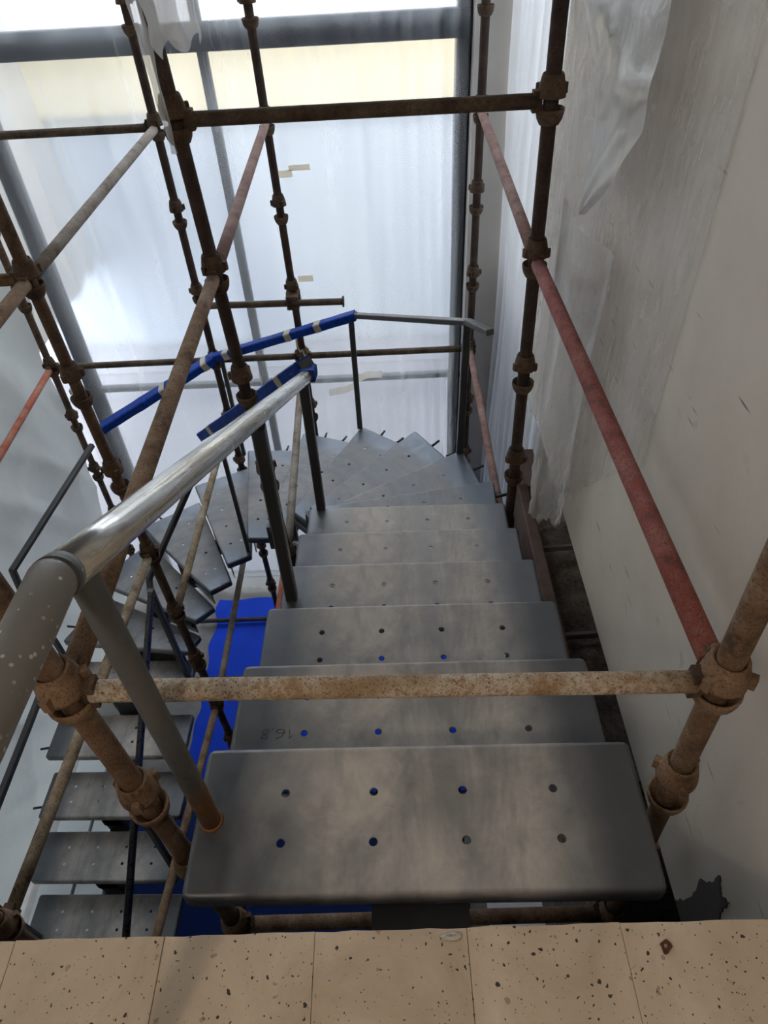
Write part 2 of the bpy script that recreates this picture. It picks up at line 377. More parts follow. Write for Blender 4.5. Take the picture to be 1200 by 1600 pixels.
struct(MB().grid(lambda u, v: (-6+12*u, -3+18*v, 0), 8, 8, False).build('floor_lower', M['concrete'], None, (0, 0, GROUND)), 'grey concrete ground far below the stairs')
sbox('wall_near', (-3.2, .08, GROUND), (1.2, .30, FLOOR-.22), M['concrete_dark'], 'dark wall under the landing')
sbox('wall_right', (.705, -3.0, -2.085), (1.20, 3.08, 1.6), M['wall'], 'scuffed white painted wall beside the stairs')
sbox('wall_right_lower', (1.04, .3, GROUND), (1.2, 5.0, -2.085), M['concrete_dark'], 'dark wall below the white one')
sbox('wall_room_back', (-3.2, -3.2, FLOOR), (.86, -3.0, 1.4), M['plaster'])
sbox('wall_room_left', (-3.4, -3.0, FLOOR), (-3.2, .1, 1.4), M['plaster'])
sbox('ceiling_room', (-3.4, -3.2, 1.4), (.86, .1, 1.6), M['plaster'])
sbox('ceiling', (-2.8, .1, 1.6), (1.2, 5.0, 1.75), M['concrete'])
sbox('wall_jamb', (.56, 4.74, GROUND), (.90, 5.02, 1.6), M['plaster'], 'plain grey corner column beside the sheeted window')
lamp = empty('fill_lamp', (-.9, -1.2, 1.4)); tag(lamp, 'round warm fill lamp added out of view behind the landing', 'lamp')  # unseen lamp, added as warm fill for the terrazzo and near wall
MB().lathe([(.02,0),(.12,0),(.12,-.03),(.02,-.03)], 24).build('base', M['plaster'], lamp)
lm, lnt, lb = new_mat('fill_lamp_glass'); lb.inputs['Emission Color'].default_value = (1,.80,.56,1); lb.inputs['Emission Strength'].default_value = 9
MB().lathe([(.001,-.13),(.05,-.125),(.09,-.10),(.108,-.06),(.11,-.03)], 24, False).build('globe', lm, lamp)
ld = bpy.data.lights.new('fill_bulb', 'POINT'); ld.energy = 38; ld.color = (1,.84,.66); ld.shadow_soft_size = .11
lo = bpy.data.objects.new('fill_bulb', ld); COL.objects.link(lo); lo.parent = lamp; lo.location = (0,0,-.26)
# damp dark patch with a torn edge at the foot of the white wall
mb = MB(); pts = []
yy = [(.60,-2.08),(.575,-1.95),(.585,-1.86),(.555,-1.80),(.55,-1.73),(.535,-1.755),(.52,-1.77),(.50,-1.735),(.495,-1.80),(.47,-1.92),(.40,-2.0),(.34,-2.08)]
fine = []
for (a1, b1), (a2, b2) in zip(yy, yy[1:]):
    for t in range(6):
        s_ = t/6; fine.append((a1+(a2-a1)*s_+random.uniform(-.006,.006), b1+(b2-b1)*s_+random.uniform(-.006,.006)))
fine.append(yy[-1]); a = mb.add([(0, y, z) for y, z in fine]); b_ = mb.add([(.004, y, z) for y, z in fine]); n = len(fine)
mb.face([a+q for q in range(n)]); 
for q in range(n): mb.face([a+q, b_+q, b_+(q+1)%n, a+(q+1)%n])
o = mb.build('bare_patch', M['concrete_dark'], bpy.data.objects['wall_right']); o.location = Vector((.7015, 0, 0)) - bpy.data.objects['wall_right'].location

# rough rubble ledge between the stair and the foot of the white wall
def rub(u, v):
    x = .60 + .42*u; y = .74 + 1.60*v
    h = noise.noise((x*6, y*6, 3.1))*.035 + noise.noise((x*22, y*22, 7.7))*.018
    return (x, y, -2.30 + h)
ledge = empty('rubble_ledge', (.8, 1.4, -2.4)); tag(ledge, 'dark broken masonry ledge under the foot of the white wall', 'ledge')
mb = MB(); mb.grid(rub, 40, 110, True)
o = mb.build('rubble', M['rubble'], ledge); o.location = -ledge.location
o = MB().box((.60, .74, -3.6), (1.02, 2.34, -2.345)).build('core', M['rubble'], ledge); o.location = -ledge.location
for yy_, zz_ in ((1.61, -2.265), (2.075, -2.262), (1.02, -2.27)):
    o = MB().bar((.61, yy_-.006, zz_), (.98, yy_+.012, zz_), .016, .03).build('strip', M['concrete'], ledge); o.location = -ledge.location
o = MB().bar((.572, .74, -2.215), (.572, 2.34, -2.215), .05, .20).build('timber_beam', M['wood']); tag(o, 'dark brown timber beam along the edge of the rubble ledge', 'beam')
mb = MB(); mb.box((.615,2.47,-3.3),(.70,2.75,-2.25)); o = mb.build('masonry_stub', M['wood']); tag(o, 'brown masonry stub behind the scaffold post and plastic', 'masonry')

# outside: neighbouring wall seen dimly through the sheeting
sbox('wall_outside', (-9, 9.4, GROUND), (7, 9.7, 3.0), M['outside_white'], 'white neighbouring wall beyond the sheeting')
sbox('floor_outside', (-9, 5.06, GROUND), (7, 9.3, GROUND+.02), M['outside_paving'], 'pale paving outside the sheeted window')
sbox('trim_2', (-9, 9.3, -1.44), (7, 9.4, 3.0), M['outside_fascia'], 'white upper part of the neighbouring wall')
sbox('trim_1', (-9, 9.3, -2.35), (7, 9.4, -1.45), M['outside_cream'], 'cream band on the neighbouring wall')
sbox('wall_shade_right', (2.6, 2.0, GROUND), (2.8, 9.3, 1.2), M['plaster'])  # unseen wall, added to shade the pleated sheet from outside
sbox('wall_shade_left', (-4.6, -1.0, -4.4), (-4.4, 9.4, 1.0), M['plaster'])  # unseen wall added to dim the left sheet, left open below for light

# steel window frame behind the far sheeting
win = empty('window_1', (-1.0, 5.02, GROUND)); struct(win, 'dark steel window frame behind milky plastic sheeting')
def wpart(name, p, q, w, h):
    o = MB().bar(p, q, w, h).build(name, M['window_steel'], win); o.location = -win.location; return o
for x, w in ((.515, .085), (-1.06, .06), (-2.50, .13)): wpart('mullion', (x, 4.930, GROUND), (x, 4.930, 1.57), w, .05)
wpart('transom', (-2.7, 4.925, -.775), (.6, 4.925, -.775), .05, .15)
wpart('transom', (-2.7, 4.925, -3.19), (.6, 4.925, -3.19), .05, .045)
wpart('transom', (-2.7, 4.925, .75), (.6, 4.925, .75), .05, .15)

# ------------------------------------------------------------------ plastic sheets
def wob(a, b, s): return noise.noise((a, b, s))
def far_sheet(u, v):
    x = -2.66 + 3.20*u; z = 1.57 + (GROUND+.06-1.57)*v
    fan = x + .10*math.sin(1.1*x+.5)*v
    tight = min(1, max(0, (x+.55)/.9)); am = .22 + .78*tight
    d = .008*am*math.sin(fan*23 + 2*wob(x*2, z*.3, 1)) + .007*am*math.sin(fan*47+1.3 + wob(x*3, z*.5, 5)*3) + .018*wob(x*1.6, z*.45, 9)
    d += .010*tight*math.sin(fan*70 + z*2.2 + 2*wob(x*4, z*.7, 12))
    zz = z + (.10*wob(x*7, 0, 2) + .05*wob(x*23, 1, 2) if v > .97 else 0)
    return (x, 4.86 + d, zz)
far = empty('plastic_sheet', (-1.05, 4.86, GROUND)); tag(far, 'large milky plastic sheet over the far window behind the stairs', 'plastic sheet')
o = MB().grid(far_sheet, 300, 110).build('sheet', M['sheet_far'], far); o.location = -far.location
for (x, z, w, h, rz) in ((-.66,-1.535,.12,.045,.05), (-.55,-1.50,.14,.035,.02), (-.60,-2.26,.11,.045,.03)):
    t = MB().box((-w/2,-.002,-h/2),(w/2,.002,h/2)).build('tape_strip', M['tape_film'], far)
    t.location = Vector((x, 4.835, z)) - far.location; t.rotation_euler = (0, -rz, 0)
# a curl of loose tape
mb = MB(); path = [(-.52,4.80,-3.23),(-.40,4.80,-3.215),(-.31,4.79,-3.17),(-.27,4.78,-3.10),(-.20,4.78,-3.065),(-.08,4.79,-3.07)]
a = mb.add([(x, y, z+.028) for x, y, z in path]); b_ = mb.add([(x, y-.012, z-.028) for x, y, z in path])
for q in range(len(path)-1): mb.face([a+q, a+q+1, b_+q+1, b_+q], True)
o = mb.build('tape_curl', M['tape_film'], far); o.location = -far.location

def left_sheet(u, v):
    y = .35 + 4.42*u; z = 1.57 + (GROUND+.05-1.57)*v
    d = .022*math.sin(y*5+z*1.9+2.5*wob(y*1.1, z*.5, 3)) + .05*wob(y*1.6+z*.6, z*.6, 8) + .010*wob(y*7+z*4, z*2, 2)
    rd = max(0, 1-abs(wob(y*1.25+z*.95, z*.3+y*.2, 8))*3.2); d += .045*rd**2
    rd = max(0, 1-abs(wob(y*.9-z*.55, z*.8, 17))*4.0); d += .03*rd**2
    return (-2.72 + d - .30*max(0, v-.72)/.28, y, z)
o = MB().grid(left_sheet, 170, 90).build('plastic_sheet', M['sheet_left']); tag(o, 'greyish white sheeting hanging along the left side of the stairwell', 'plastic sheet')

def pleat(u, v):
    y = 3.12 + 1.58*u; z = 1.57 + (GROUND+.3-1.57)*v
    ph = y*74 + 2.2*wob(y*2, z*.25, 4)
    d = .028*math.sin(ph) + .012*math.sin(ph*.43+1) + .03*wob(y*3, z*.6, 6)
    return (.80 + d, y + .012*math.cos(ph), z)
o = MB().grid(pleat, 260, 60).build('plastic_sheet', M['sheet_pleat']); tag(o, 'white plastic sheet in tight vertical pleats behind the right-hand posts', 'plastic sheet')

def wall_film(u, v):
    # film taped over the white wall: nearly flat at its near edge, slack and folded towards the post
    y = 1.50 + 1.58*u
    ztop, zb = 1.5, -1.35 - .68*min(1, max(0, (u-.05)/.35)) + .03*wob(u*14, 0, 1) + .04*wob(u*37, 2, 1)
    z = ztop + (zb-ztop)*v
    am = min(1, u*2.2)
    yy = y + z*.16
    fold = .5+.5*math.sin(yy*10.5 + .8*wob(y*2, z*.6, 2)); fold = fold**3*.034 + .020*abs(wob(y*3.1, z*.9, 7)) + .006*wob(y*15, z*6, 5)
    return (.7035 - .003 - am*fold, y, z)
o = MB().grid(wall_film, 170, 220).build('plastic_film', M['film']); tag(o, 'dusty clear plastic film covering the far half of the white right wall', 'plastic sheet')
def hang_film(u, v):
    y = 1.93 + (.41 - .12*v*v)*u
    zb = -1.98 - .20*min(1, u*1.6) + .05*wob(u*9, 0, 4) + .09*abs(wob(u*23, 3, 4))
    z = -.92 + .06*u + (zb+.92)*v
    cr = max(0, (v-.45)/.55)
    x = .655 - .085*u**1.3 + .022*math.sin(u*9+.8*z) + .014*wob(u*5, z*1.5, 3) + cr*(.022*wob(u*8, z*11, 6) + .012*wob(u*19, z*23, 8))
    return (x, y, z)
o = MB().grid(hang_film, 90, 150).build('plastic_film', M['film_hang']); tag(o, 'crumpled plastic film hanging beside the dark post with a torn ragged bottom', 'plastic sheet')

# torn flap hanging off the film
def cubic(P, t):
    n = len(P)-1; x = t*n; i = min(n-1, int(x)); return Vector(P[i]).lerp(Vector(P[i+1]), x-i)
FL = [(.655,2.74,-.30),(.650,2.60,-.42),(.640,2.38,-.50),(.625,2.26,-.60),(.610,2.18,-.72),(.598,2.10,-.824)]
FR = [(.650,1.86,-.05),(.640,1.84,-.22),(.630,1.83,-.40),(.615,1.80,-.52),(.603,1.90,-.66),(.597,2.095,-.822)]
def flap(u, v):
    q = cubic(FL, v).lerp(cubic(FR, v), u)
    q.x -= .045*math.sin(u*math.pi)*(1-.55*v)*(.4+.6*v) + .010*wob(u*4, v*5, 3) + .005*v*math.sin(u*17+v*21)
    q.y += .03*math.sin(u*math.pi)*(1-v); return q
o = MB().grid(flap, 44, 70).build('plastic_flap', M['film_clear']); tag(o, 'loose pointed flap of clear plastic curling off the right wall', 'plastic sheet')

# scrap of plastic tied high on the dark front post
def tuft(u, v):
    a = u*5.2; r = .035 + .075*math.sin(min(1, v*1.15)*math.pi*.75) + .012*math.sin(a*5+v*6)
    return (-.555 + r*math.cos(a)*.72 + .02*wob(u*6, v*4, 2), YM-.115 + r*math.sin(a)*.6, .06 - .44*v + .025*math.sin(a*3)*v)
o = MB().grid(tuft, 60, 30).build('plastic_scrap', M['film_clear']); tag(o, 'crumpled plastic scrap hanging at the top beside the dark front post', 'plastic sheet')
def strip(u, v):
    return (-.705 + .05*v*.9 + (.055-.035*v)*u + .006*wob(u*5, v*9, 1), YM-.06 + .02*wob(v*6, u*3, 2), .05 - .72*v)
o = MB().grid(strip, 6, 50).build('plastic_strip', M['film_clear']); tag(o, 'long thin plastic strip hanging between the two left upper posts', 'plastic sheet')

# ------------------------------------------------------------------ scaffold
POSTS = {}
def cup_top():
    mb = MB(); mb.lathe([(.0262,.030),(.031,.034),(.034,.028),(.0395,.004),(.0435,-.022),(.0435,-.030),(.039,-.030),(.0262,.006)], 20)
    for k in range(3):
        a = 2*math.pi*k/3 + .4
        mb.box((.034,-.008,-.026),(.052,.008,.004), Matrix.Rotation(a, 4, 'Z'))
    return mb.mesh('top_cup')
def cup_bottom():
    return MB().lathe([(.0248,-.028),(.031,-.026),(.040,-.010),(.0445,.010),(.0445,.020),(.0405,.020),(.036,-.002),(.0248,-.010)], 20).mesh('bottom_cup')
CT, CB = cup_top(), cup_bottom()
CT2, CB2 = CT.copy(), CB.copy()
CT.materials.append(M['cup']); CB.materials.append(M['cup']); CT2.materials.append(M['cup_tan']); CB2.materials.append(M['cup_tan'])
def post(key, xa, sl, y, z0, z1, locked, label, mat='post', dz=0.0, ks=range(-9, 6), sp=.5):
    x_at = lambda z: xa + sl*(z-ZA); z0 = z0 + .055
    base = Vector((x_at(z0), y, z0)); top = Vector((x_at(z1), y, z1)); L = (top-base).length
    e = empty('scaffold_standard', base); e.rotation_euler = ((top-base).to_track_quat('Z', 'Y')).to_euler()
    tag(e, label, 'scaffold post', 'scaffold posts')
    o = MB().tube([(0,0,0),(0,0,L)], .0242, 20).build('tube', M[mat], e)
    tan = mat == 'post_tan'
    MB().box((-.075,-.075,-.003),(.075,.075,.006)).build('base_plate', M['cup'], e)
    for k in ks:
        z = ZA + (sp if k < 0 else .5)*k + dz
        if not (z0+.1 < z < z1-.1): continue
        s = (z-z0)*L/(z1-z0); lk = k in locked
        jt = 0 if lk else random.uniform(-.015, .015)
        b = obj('bottom_cup', CB2 if tan else CB, None, e, (0,0,s-.040)); b.rotation_euler = (0,0,random.uniform(0,6))
        t = obj('top_cup', CT2 if tan else CT, None, e, (0,0,s+.040 if lk else s+.085+jt)); t.rotation_euler = (0,0,random.uniform(0,6))
    POSTS[key] = (lambda z: Vector((x_at(z), y, z)), dz, sp)
    return e
TOP = 1.5
post('A', -.622, -.0348, YM, GROUND, TOP, (0, 1, -3), 'thick dark brown scaffold post passing down behind the bright handrail')
post('B', .530, -.0115, YM, GROUND, TOP, (0, 1, -3), 'dark scaffold post beside the wall film where red and upper crossbars meet')
post('C', .568, -.0347, YN, GROUND, TOP, (0, -3), 'near right scaffold post against the white wall beside the top step', 'post_tan', -.02, sp=.44)
post('D', -.605, -.0324, YN, GROUND, TOP, (0, -3), 'near left scaffold post crossing under the grey handrail bend', 'post_tan', .025, sp=.455)
post('E', .556, -.0004, YF, GROUND, TOP, (0, -3), 'far right scaffold post in the corner before the pleated sheet')
post('F', -1.266, -.0069, YF, GROUND, TOP, (0, -2, -3, -4, -6), 'far slim scaffold post just left of the dark front post')
post('G', -.644, -.0128, YF, GROUND, TOP, (0, -2, -3), 'far middle scaffold post carrying the short stub tube')
post('H', -1.294, -.0199, YM, GROUND, TOP, (0, -3, -4, -6), 'left middle scaffold post leaning past the grey side sheeting', 'post_mid', .015, sp=.488)
post('J', -2.425, .0042, YF, GROUND, TOP, (0, -3), 'leftmost far scaffold post against the grey side sheeting, carrying a red tube', 'post_mid')
post('K', -1.305, -.0199, YN, GROUND, TOP, (0, -3, -6), 'lowest left scaffold post joint above the terrazzo edge', 'post_tan', .01, sp=.435)

def pt(key, k):
    f, dz, sp = POSTS[key]; return f(ZA + (sp if k < 0 else .5)*k + dz)
def ledger(a, b, k, mat, label, r=.0225, ext=None):
    p = pt(a, k) if isinstance(a, str) else Vector(a); q = pt(b, k) if isinstance(b, str) else Vector(b)
    d = (q-p).normalized(); c = (p+q)/2
    e = empty('scaffold_ledger', c); tag(e, label, 'scaffold tube', 'scaffold crossbars')
    p1 = p + d*.046 if isinstance(a, str) else p; q1 = q - d*.046 if isinstance(b, str) else q
    L = (q1-p1).length; n = 6
    # tube is built along its own x axis so the weathering follows the tube
    rot = d.to_track_quat('X', 'Z'); e.rotation_euler = rot.to_euler()
    o = MB().tube([(-(c-p1).length + L*i/n, 0, 0) for i in range(n+1)], r, 20).build('tube', M[mat], e)
    for s, flag, w in ((-1, isinstance(a, str), (c-p1).length), (1, isinstance(b, str), (q1-c).length)):
        if flag:
            mb = MB(); mb.box((s*w-.012, -.016, -.030), (s*w+.012, .016, .030)); mb.box((min(s*w, s*(w+.018)), -.012, -.022), (max(s*w, s*(w+.018)), .012, .022))
            mb.build('end_blade', M['cup'], e)
    return e
ledger('D', 'C', 0, 'led_tan', 'pale rusty crossbar spanning the stairs just above the top steps', .0205)
ledger('A', 'B', 1, 'led_dark', 'dark brown crossbar across the top of the stairwell')
ledger('C', 'B', 0, 'led_red', 'faded red tube running along the white wall', .0242)
ledger('B', 'E', 0, 'led_pink', 'dusty pinkish tube before the pleated sheet at upper right', .0235)
ledger('A', 'G', 0, 'led_pink', 'reddish grey tube from the dark front post up to the far middle post', .0235)
ledger('D', 'A', 0, 'led_brown', 'rusty brown tube slanting behind the bright handrail toward the dark front post', .0235)
ledger('F', 'H', 0, 'led_grey', 'greyish tube slanting across the upper left of the sheeted window', .0235)
ledger('H', 'K', 0, 'led_brown', 'brown tube leaving the frame at the left edge', .0235)
ledger('J', 'F', 0, 'led_dark', 'dark red brown tube at the upper left, level across the window')
ledger((-2.6, YM, ZA+.02), 'H', 0, 'led_brown', 'short brown tube end at the left edge beside the left middle post')
ledger('J', 'F', -3, 'led_dark', 'level brown tube low across the window, left length')
ledger('F', 'G', -3, 'led_dark', 'level brown tube low across the window, hidden middle length behind the handrails')
ledger('G', 'E', -3, 'led_dark', 'level dark tube low across the window, behind the railing at the turn')
ledger('B', 'E', -3, 'led_pink', 'pinkish red tube low beside the winding steps at right')
ledger('J', (-2.40, YM-.3, ZA-1.5), -3, 'led_orange', 'red tube along the grey side sheeting at left')
ledger('A', 'G', -3, 'led_grey', 'grey tube behind the handrail post at the turn of the stairs')
ledger('D', 'A', -3, 'led_orange', 'rusty red tube showing beside the fourth step')
ledger('H', 'K', -3, 'led_speck', 'speckled tan tube slanting down to the lower left corner')
ledger('F', 'H', -4, 'led_speck', 'speckled tan tube in front of the winding lower steps')
ledger('F', 'H', -6, 'led_grey', 'dull grey tube above the blue tarpaulin')
ledger('H', 'K', -6, 'led_brown', 'brown rusty tube over the right end of the lower steps')
ledger('D', 'C', -3, 'led_brown', 'brown crossbar in the gap below the top step')
# stub tube clamped to the far middle post, with an end flange
f_ = POSTS['G'][0](-2.14); e = empty('stub_tube', f_); tag(e, 'short tube with flanged free end clamped to the far middle post', 'scaffold tube')
MB().tube([(-.60,-.070,0),(.33,-.070,-.015)], .022, 18).build('tube', M['led_dark'], e)
o = MB().tube([(.325,-.070,-.015),(.337,-.070,-.0152)], .036, 20).build('end_flange', M['led_dark'], e)
mb = MB(); mb.box((-.04,-.100,-.045),(.04,.03,-.026)); mb.box((-.04,-.100,.026),(.04,.03,.045)); mb.box((-.045,-.04,-.04),(-.028,.02,.04)); mb.box((.028,-.04,-.04),(.045,.02,.04)); mb.tube([(.0,-.115,0),(.0,-.085,0)], .012, 6)
mb.build('clamp', M['cup'], e)

# ------------------------------------------------------------------ staircase
stair = empty('staircase', (0, 0, GROUND)); tag(stair, 'grey perforated steel winding staircase with half-finished handrails', 'staircase')
def round_poly(poly, r, n=4):
    out = []; N_ = len(poly)
    for i in range(N_):
        p0, p, p1 = Vector(poly[i-1]), Vector(poly[i]), Vector(poly[(i+1)%N_])
        a = (p0-p).normalized(); b = (p1-p).normalized(); ang = a.angle(b); t = r/math.tan(ang/2)
        s, e_ = p+a*t, p+b*t
        for k in range(n+1):
            w = k/n; out.append(((s*(1-w)+p*w)*(1-w) + (p*(1-w)+e_*w)*w))
    return out
def inset(pts, d):
    out = []; n = len(pts)
    for i in range(n):
        t = (pts[(i+1)%n]-pts[i-1]).normalized(); nr = Vector((-t.y, t.x)); out.append(pts[i] + nr*d)
    return out
import bmesh
def tread_mesh(poly, holes):
    """folded plate: flat top with eight holes, rounded bend, 45 mm flange all round"""
    bend, fl = .012, .045
    outer = round_poly(poly, .02)
    bm = bmesh.new(); loops = []
    top = inset(outer, bend)
    lv = [[bm.verts.new((p.x, p.y, 0)) for p in top]]
    for k in range(1, 5):
        a = math.pi/2*k/4; q = inset(outer, bend*(1-math.sin(a))); lv.append([bm.verts.new((p.x, p.y, -bend*(1-math.cos(a)))) for p in q])
    lv.append([bm.verts.new((p.x, p.y, -fl)) for p in outer])
    n = len(outer)
    for a, b in zip(lv, lv[1:]):
        for k in range(n):
            f = bm.faces.new([a[k], b[k], b[(k+1)%n], a[(k+1)%n]]); f.smooth = True
    edges = [bm.edges.get((lv[0][k], lv[0][(k+1)%n])) for k in range(n)]
    for (hx, hy) in holes:
        hv = [bm.verts.new((hx+.0095*math.cos(2*math.pi*k/14), hy+.0095*math.sin(2*math.pi*k/14), 0)) for k in range(14)]
        edges += [bm.edges.new((hv[k], hv[(k+1)%14])) for k in range(14)]
    bmesh.ops.triangle_fill(bm, use_beauty=True, use_dissolve=False, edges=edges)
    for f in bm.faces:
        if f.normal.length == 0: f.normal_update()
    bmesh.ops.recalc_face_normals(bm, faces=bm.faces)
    bm.normal_update()
    tf = [f for f in bm.faces if abs(f.normal.z) > .99]
    if tf and tf[0].normal.z < 0: bmesh.ops.reverse_faces(bm, faces=bm.faces)
    me = bpy.data.meshes.new('tread'); bm.to_mesh(me); bm.free(); return me
T_X, T_S = (.198, .399, .600, .803), (.34, .67)
def add_tread(i, il, ol, ir, or_, shared=None):
    """il/ol: inner and outer end of the nose, ir/or_: inner and outer end of the rear edge (world xy)"""
    il, ol, ir, or_ = [Vector(q) for q in (il, ol, ir, or_)]
    c = (il+ol+ir+or_)/4; ax = ((ol-il)+(or_-ir)).normalized(); ay = Vector((-ax.y, ax.x))
    L = lambda q: Vector(((q-c).dot(ax), (q-c).dot(ay)))
    quad = [L(ir), L(or_), L(ol), L(il)]
    area = sum(quad[k-1].x*quad[k].y - quad[k].x*quad[k-1].y for k in range(4))
    if area < 0: quad = quad[::-1]
    holes = []
    for t in T_X:
        for s in T_S:
            q = L((il.lerp(ol, t)).lerp(ir.lerp(or_, t), s)); holes.append((q.x, q.y))
    me = shared or tread_mesh(quad, holes)
    o = obj('tread', me, M['tread_sky_tint'] if 7 <= i <= 16 else M['tread'], stair); o.location = Vector((c.x, c.y, zt(i))) - stair.location; o.rotation_euler = (0, 0, math.atan2(ax.y, ax.x))
    if not shared:
        sd = o.modifiers.new('thickness', 'SOLIDIFY'); sd.thickness = .005; sd.offset = -1
    else:
        sd = o.modifiers.new('thickness', 'SOLIDIFY'); sd.thickness = .005; sd.offset = -1
    return o, c, ax, ay
TH = -.01447
fr, ff = Vector((math.cos(TH), math.sin(TH))), Vector((-math.sin(TH), math.cos(TH)))
centres = []; treads = {}
W, DEP, GO = .960, .318, .339
straight = None
for i in range(1, 7):
    yn = .7705 + GO*(i-1)
    il = fr*(-.4697) + ff*yn; ol = fr*(-.4697+W) + ff*yn; ir = fr*(-.4697) + ff*(yn-DEP); or_ = fr*(-.4697+W) + ff*(yn-DEP)
    o, c, ax, ay = add_tread(i, il, ol, ir, or_, straight); straight = o.data; centres.append((c, ax)); treads[i] = o
nose = {6: ((-.44,2.475),(.515,2.455)), 7: ((-.43,2.66),(.53,2.815)), 8: ((-.43,2.81),(.41,3.30)), 9: ((-.53,3.03),(.14,3.735)), 10: ((-.677,3.18),(-.234,4.035)),
        11: ((-.86,3.27),(-.69,4.215)), 12: ((-1.032,3.28),(-1.15,4.245)), 13: ((-1.19,3.20),(-1.572,4.045)), 14: ((-1.331,3.105),(-1.965,3.78)),
        15: ((-1.449,2.99),(-2.27,3.40)), 16: ((-1.52,2.85),(-2.46,2.985))}
for i in range(7, 17):
    il, ol = nose[i]; ir, or_ = nose[i-1]
    o, c, ax, ay = add_tread(i, il, ol, ir, or_); centres.append((c, ax)); treads[i] = o
thl = R(-1.4); lr = Vector((-math.cos(thl), -math.sin(thl))); lf = Vector((math.sin(thl)*-1, math.cos(thl)))
low = None
for i in range(17, 26):
    yn = 2.248 + .338*(18-i)
    o_ = Vector((-1.515, yn)); 
    il = o_; ol = il + lr*W; ir = il + Vector((.008, .318)); or_ = ol + Vector((.008, .318))
    o, c, ax, ay = add_tread(i, il, ol, ir, or_, low); low = low or o.data; centres.append((c, ax)); treads[i] = o
# bolt stubs sticking out at the outer ends of the winders and lower steps
for i in range(7, 22):
    c, ax = centres[i-1]; o = treads[i]
    hl = max(v.co.x for v in o.data.vertices)
    for s in ((-.07, .07) if i < 13 else (.075,)):
        mb = MB().tube([(hl-.01, s, -.022), (hl+.062, s*1.15, -.022)], .0085, 8); mb.build('bolt_stub', M['frame_black'], o)
# zigzag box-section spine under the middle of the treads
for i in range(0, 24):
    c0, a0 = centres[i]; c1, a1 = centres[i+1]
    z0, z1 = zt(i+1)-.05, zt(i+2)-.05
    ctr = Vector((c0.x, c0.y)); d = (c1-c0)
    mid = c0 + d*.5
    w = .19 if i < 3 else (.10 if i < 16 else .14)
    dn = Vector((d.x, d.y, 0)).normalized(); hw = .05
    q = Vector((mid.x, mid.y, z0-.045)) - dn*(hw+.012); r_ = Vector((q.x, q.y, z1-.09))
    if i == 0: p = Vector((c0.x - d.x*.40, c0.y - d.y*.40, z0-.045))
    else:
        pm = (centres[i-1][0]+c0)/2; p = Vector((pm.x, pm.y, z0-.045)) - dn*(hw+.012+hw)
    mb = MB().bar(p, q + dn*hw, w, .09)
    mb.bar(q + Vector((0,0,.04)), r_, w if abs(dn.y) > .7 else 2*hw, 2*hw if abs(dn.y) > .7 else w)
    o = mb.build('spine', M['frame'], stair); o.location = -stair.location
# dark plates closing the inner half of the gaps between the lower winders
for i in range(12, 17):
    a, b = Vector(nose[i][0]), Vector(nose[i][1]); n_ = Vector((b-a).normalized()); nn = Vector((n_.y, -n_.x))
    c1 = centres[i-1][0]; nn = nn if (c1-a).dot(nn) > 0 else -nn
    p = a.lerp(b, .06) + nn*.030; q = a.lerp(b, .50) + nn*.030; zc = (zt(i)+zt(i+1))/2 - .045
    o = MB().bar((p.x,p.y,zc), (q.x,q.y,zc), .006, RISE-.02).build('riser_plate', M['frame_black'], stair); o.location = -stair.location
# stepped bar along the inner ends of the winders
for i in range(7, 12):
    a, b = Vector(nose[i-1][0]), Vector(nose[i][0]); za_, zb_ = zt(i)-.075, zt(i+1)-.075
    m_ = a.lerp(b, .9); mb = MB().bar((a.x-.02,a.y+.02,za_), (m_.x-.02,m_.y+.02,za_), .04, .045); mb.bar((m_.x-.02,m_.y+.02,za_+.02), (m_.x-.02,m_.y+.02,zb_-.02), .04, .04)
    o = mb.build('inner_stringer', M['frame'], stair); o.location = -stair.location
o = MB().box((-.085,.405,-1.90),(.11,.47,-1.535)).build('spine', M['frame'], stair); o.location = -stair.location
# pencilled number on the second tread (written to be read from below)
strokes = [[(0,.7),(.16,1),(.16,0)], [(.75,1),(.5,.75),(.38,.3),(.45,.05),(.65,0),(.8,.2),(.7,.42),(.5,.42),(.39,.25)], [(.98,.1),(.92,-.2)],
           [(1.45,.92),(1.25,1),(1.15,.8),(1.3,.55),(1.48,.3),(1.35,.02),(1.15,.08),(1.15,.3),(1.42,.62),(1.47,.85),(1.4,.95)]]
mb = MB()
for st in strokes:
    P_ = [Vector((.042 - x*.056, .009 - y*.026, .0)) for x, y in st]; sm_ = []
    for a, b in zip(P_, P_[1:]): sm_ += [a.lerp(b, t/3) for t in range(3)]
    mb.tube(sm_ + [P_[-1]], .0007, 5)
o = mb.build('pencilled_number', M['scribble'], treads[2]); o['label'] = 'handwritten 16,8 upside down on the step'
wp = Vector((-.338, .905)); o.location = (((wp-centres[1][0]).dot(centres[1][1])), (wp-centres[1][0]).dot(Vector((-centres[1][1].y, centres[1][1].x))), .0003)

def spart(name, mb, m, parent=stair, label=None):
    o = mb.build(name, M[m], parent); o.location = -stair.location if parent is stair else (0,0,0)
    if label: o['label'] = label
    return o
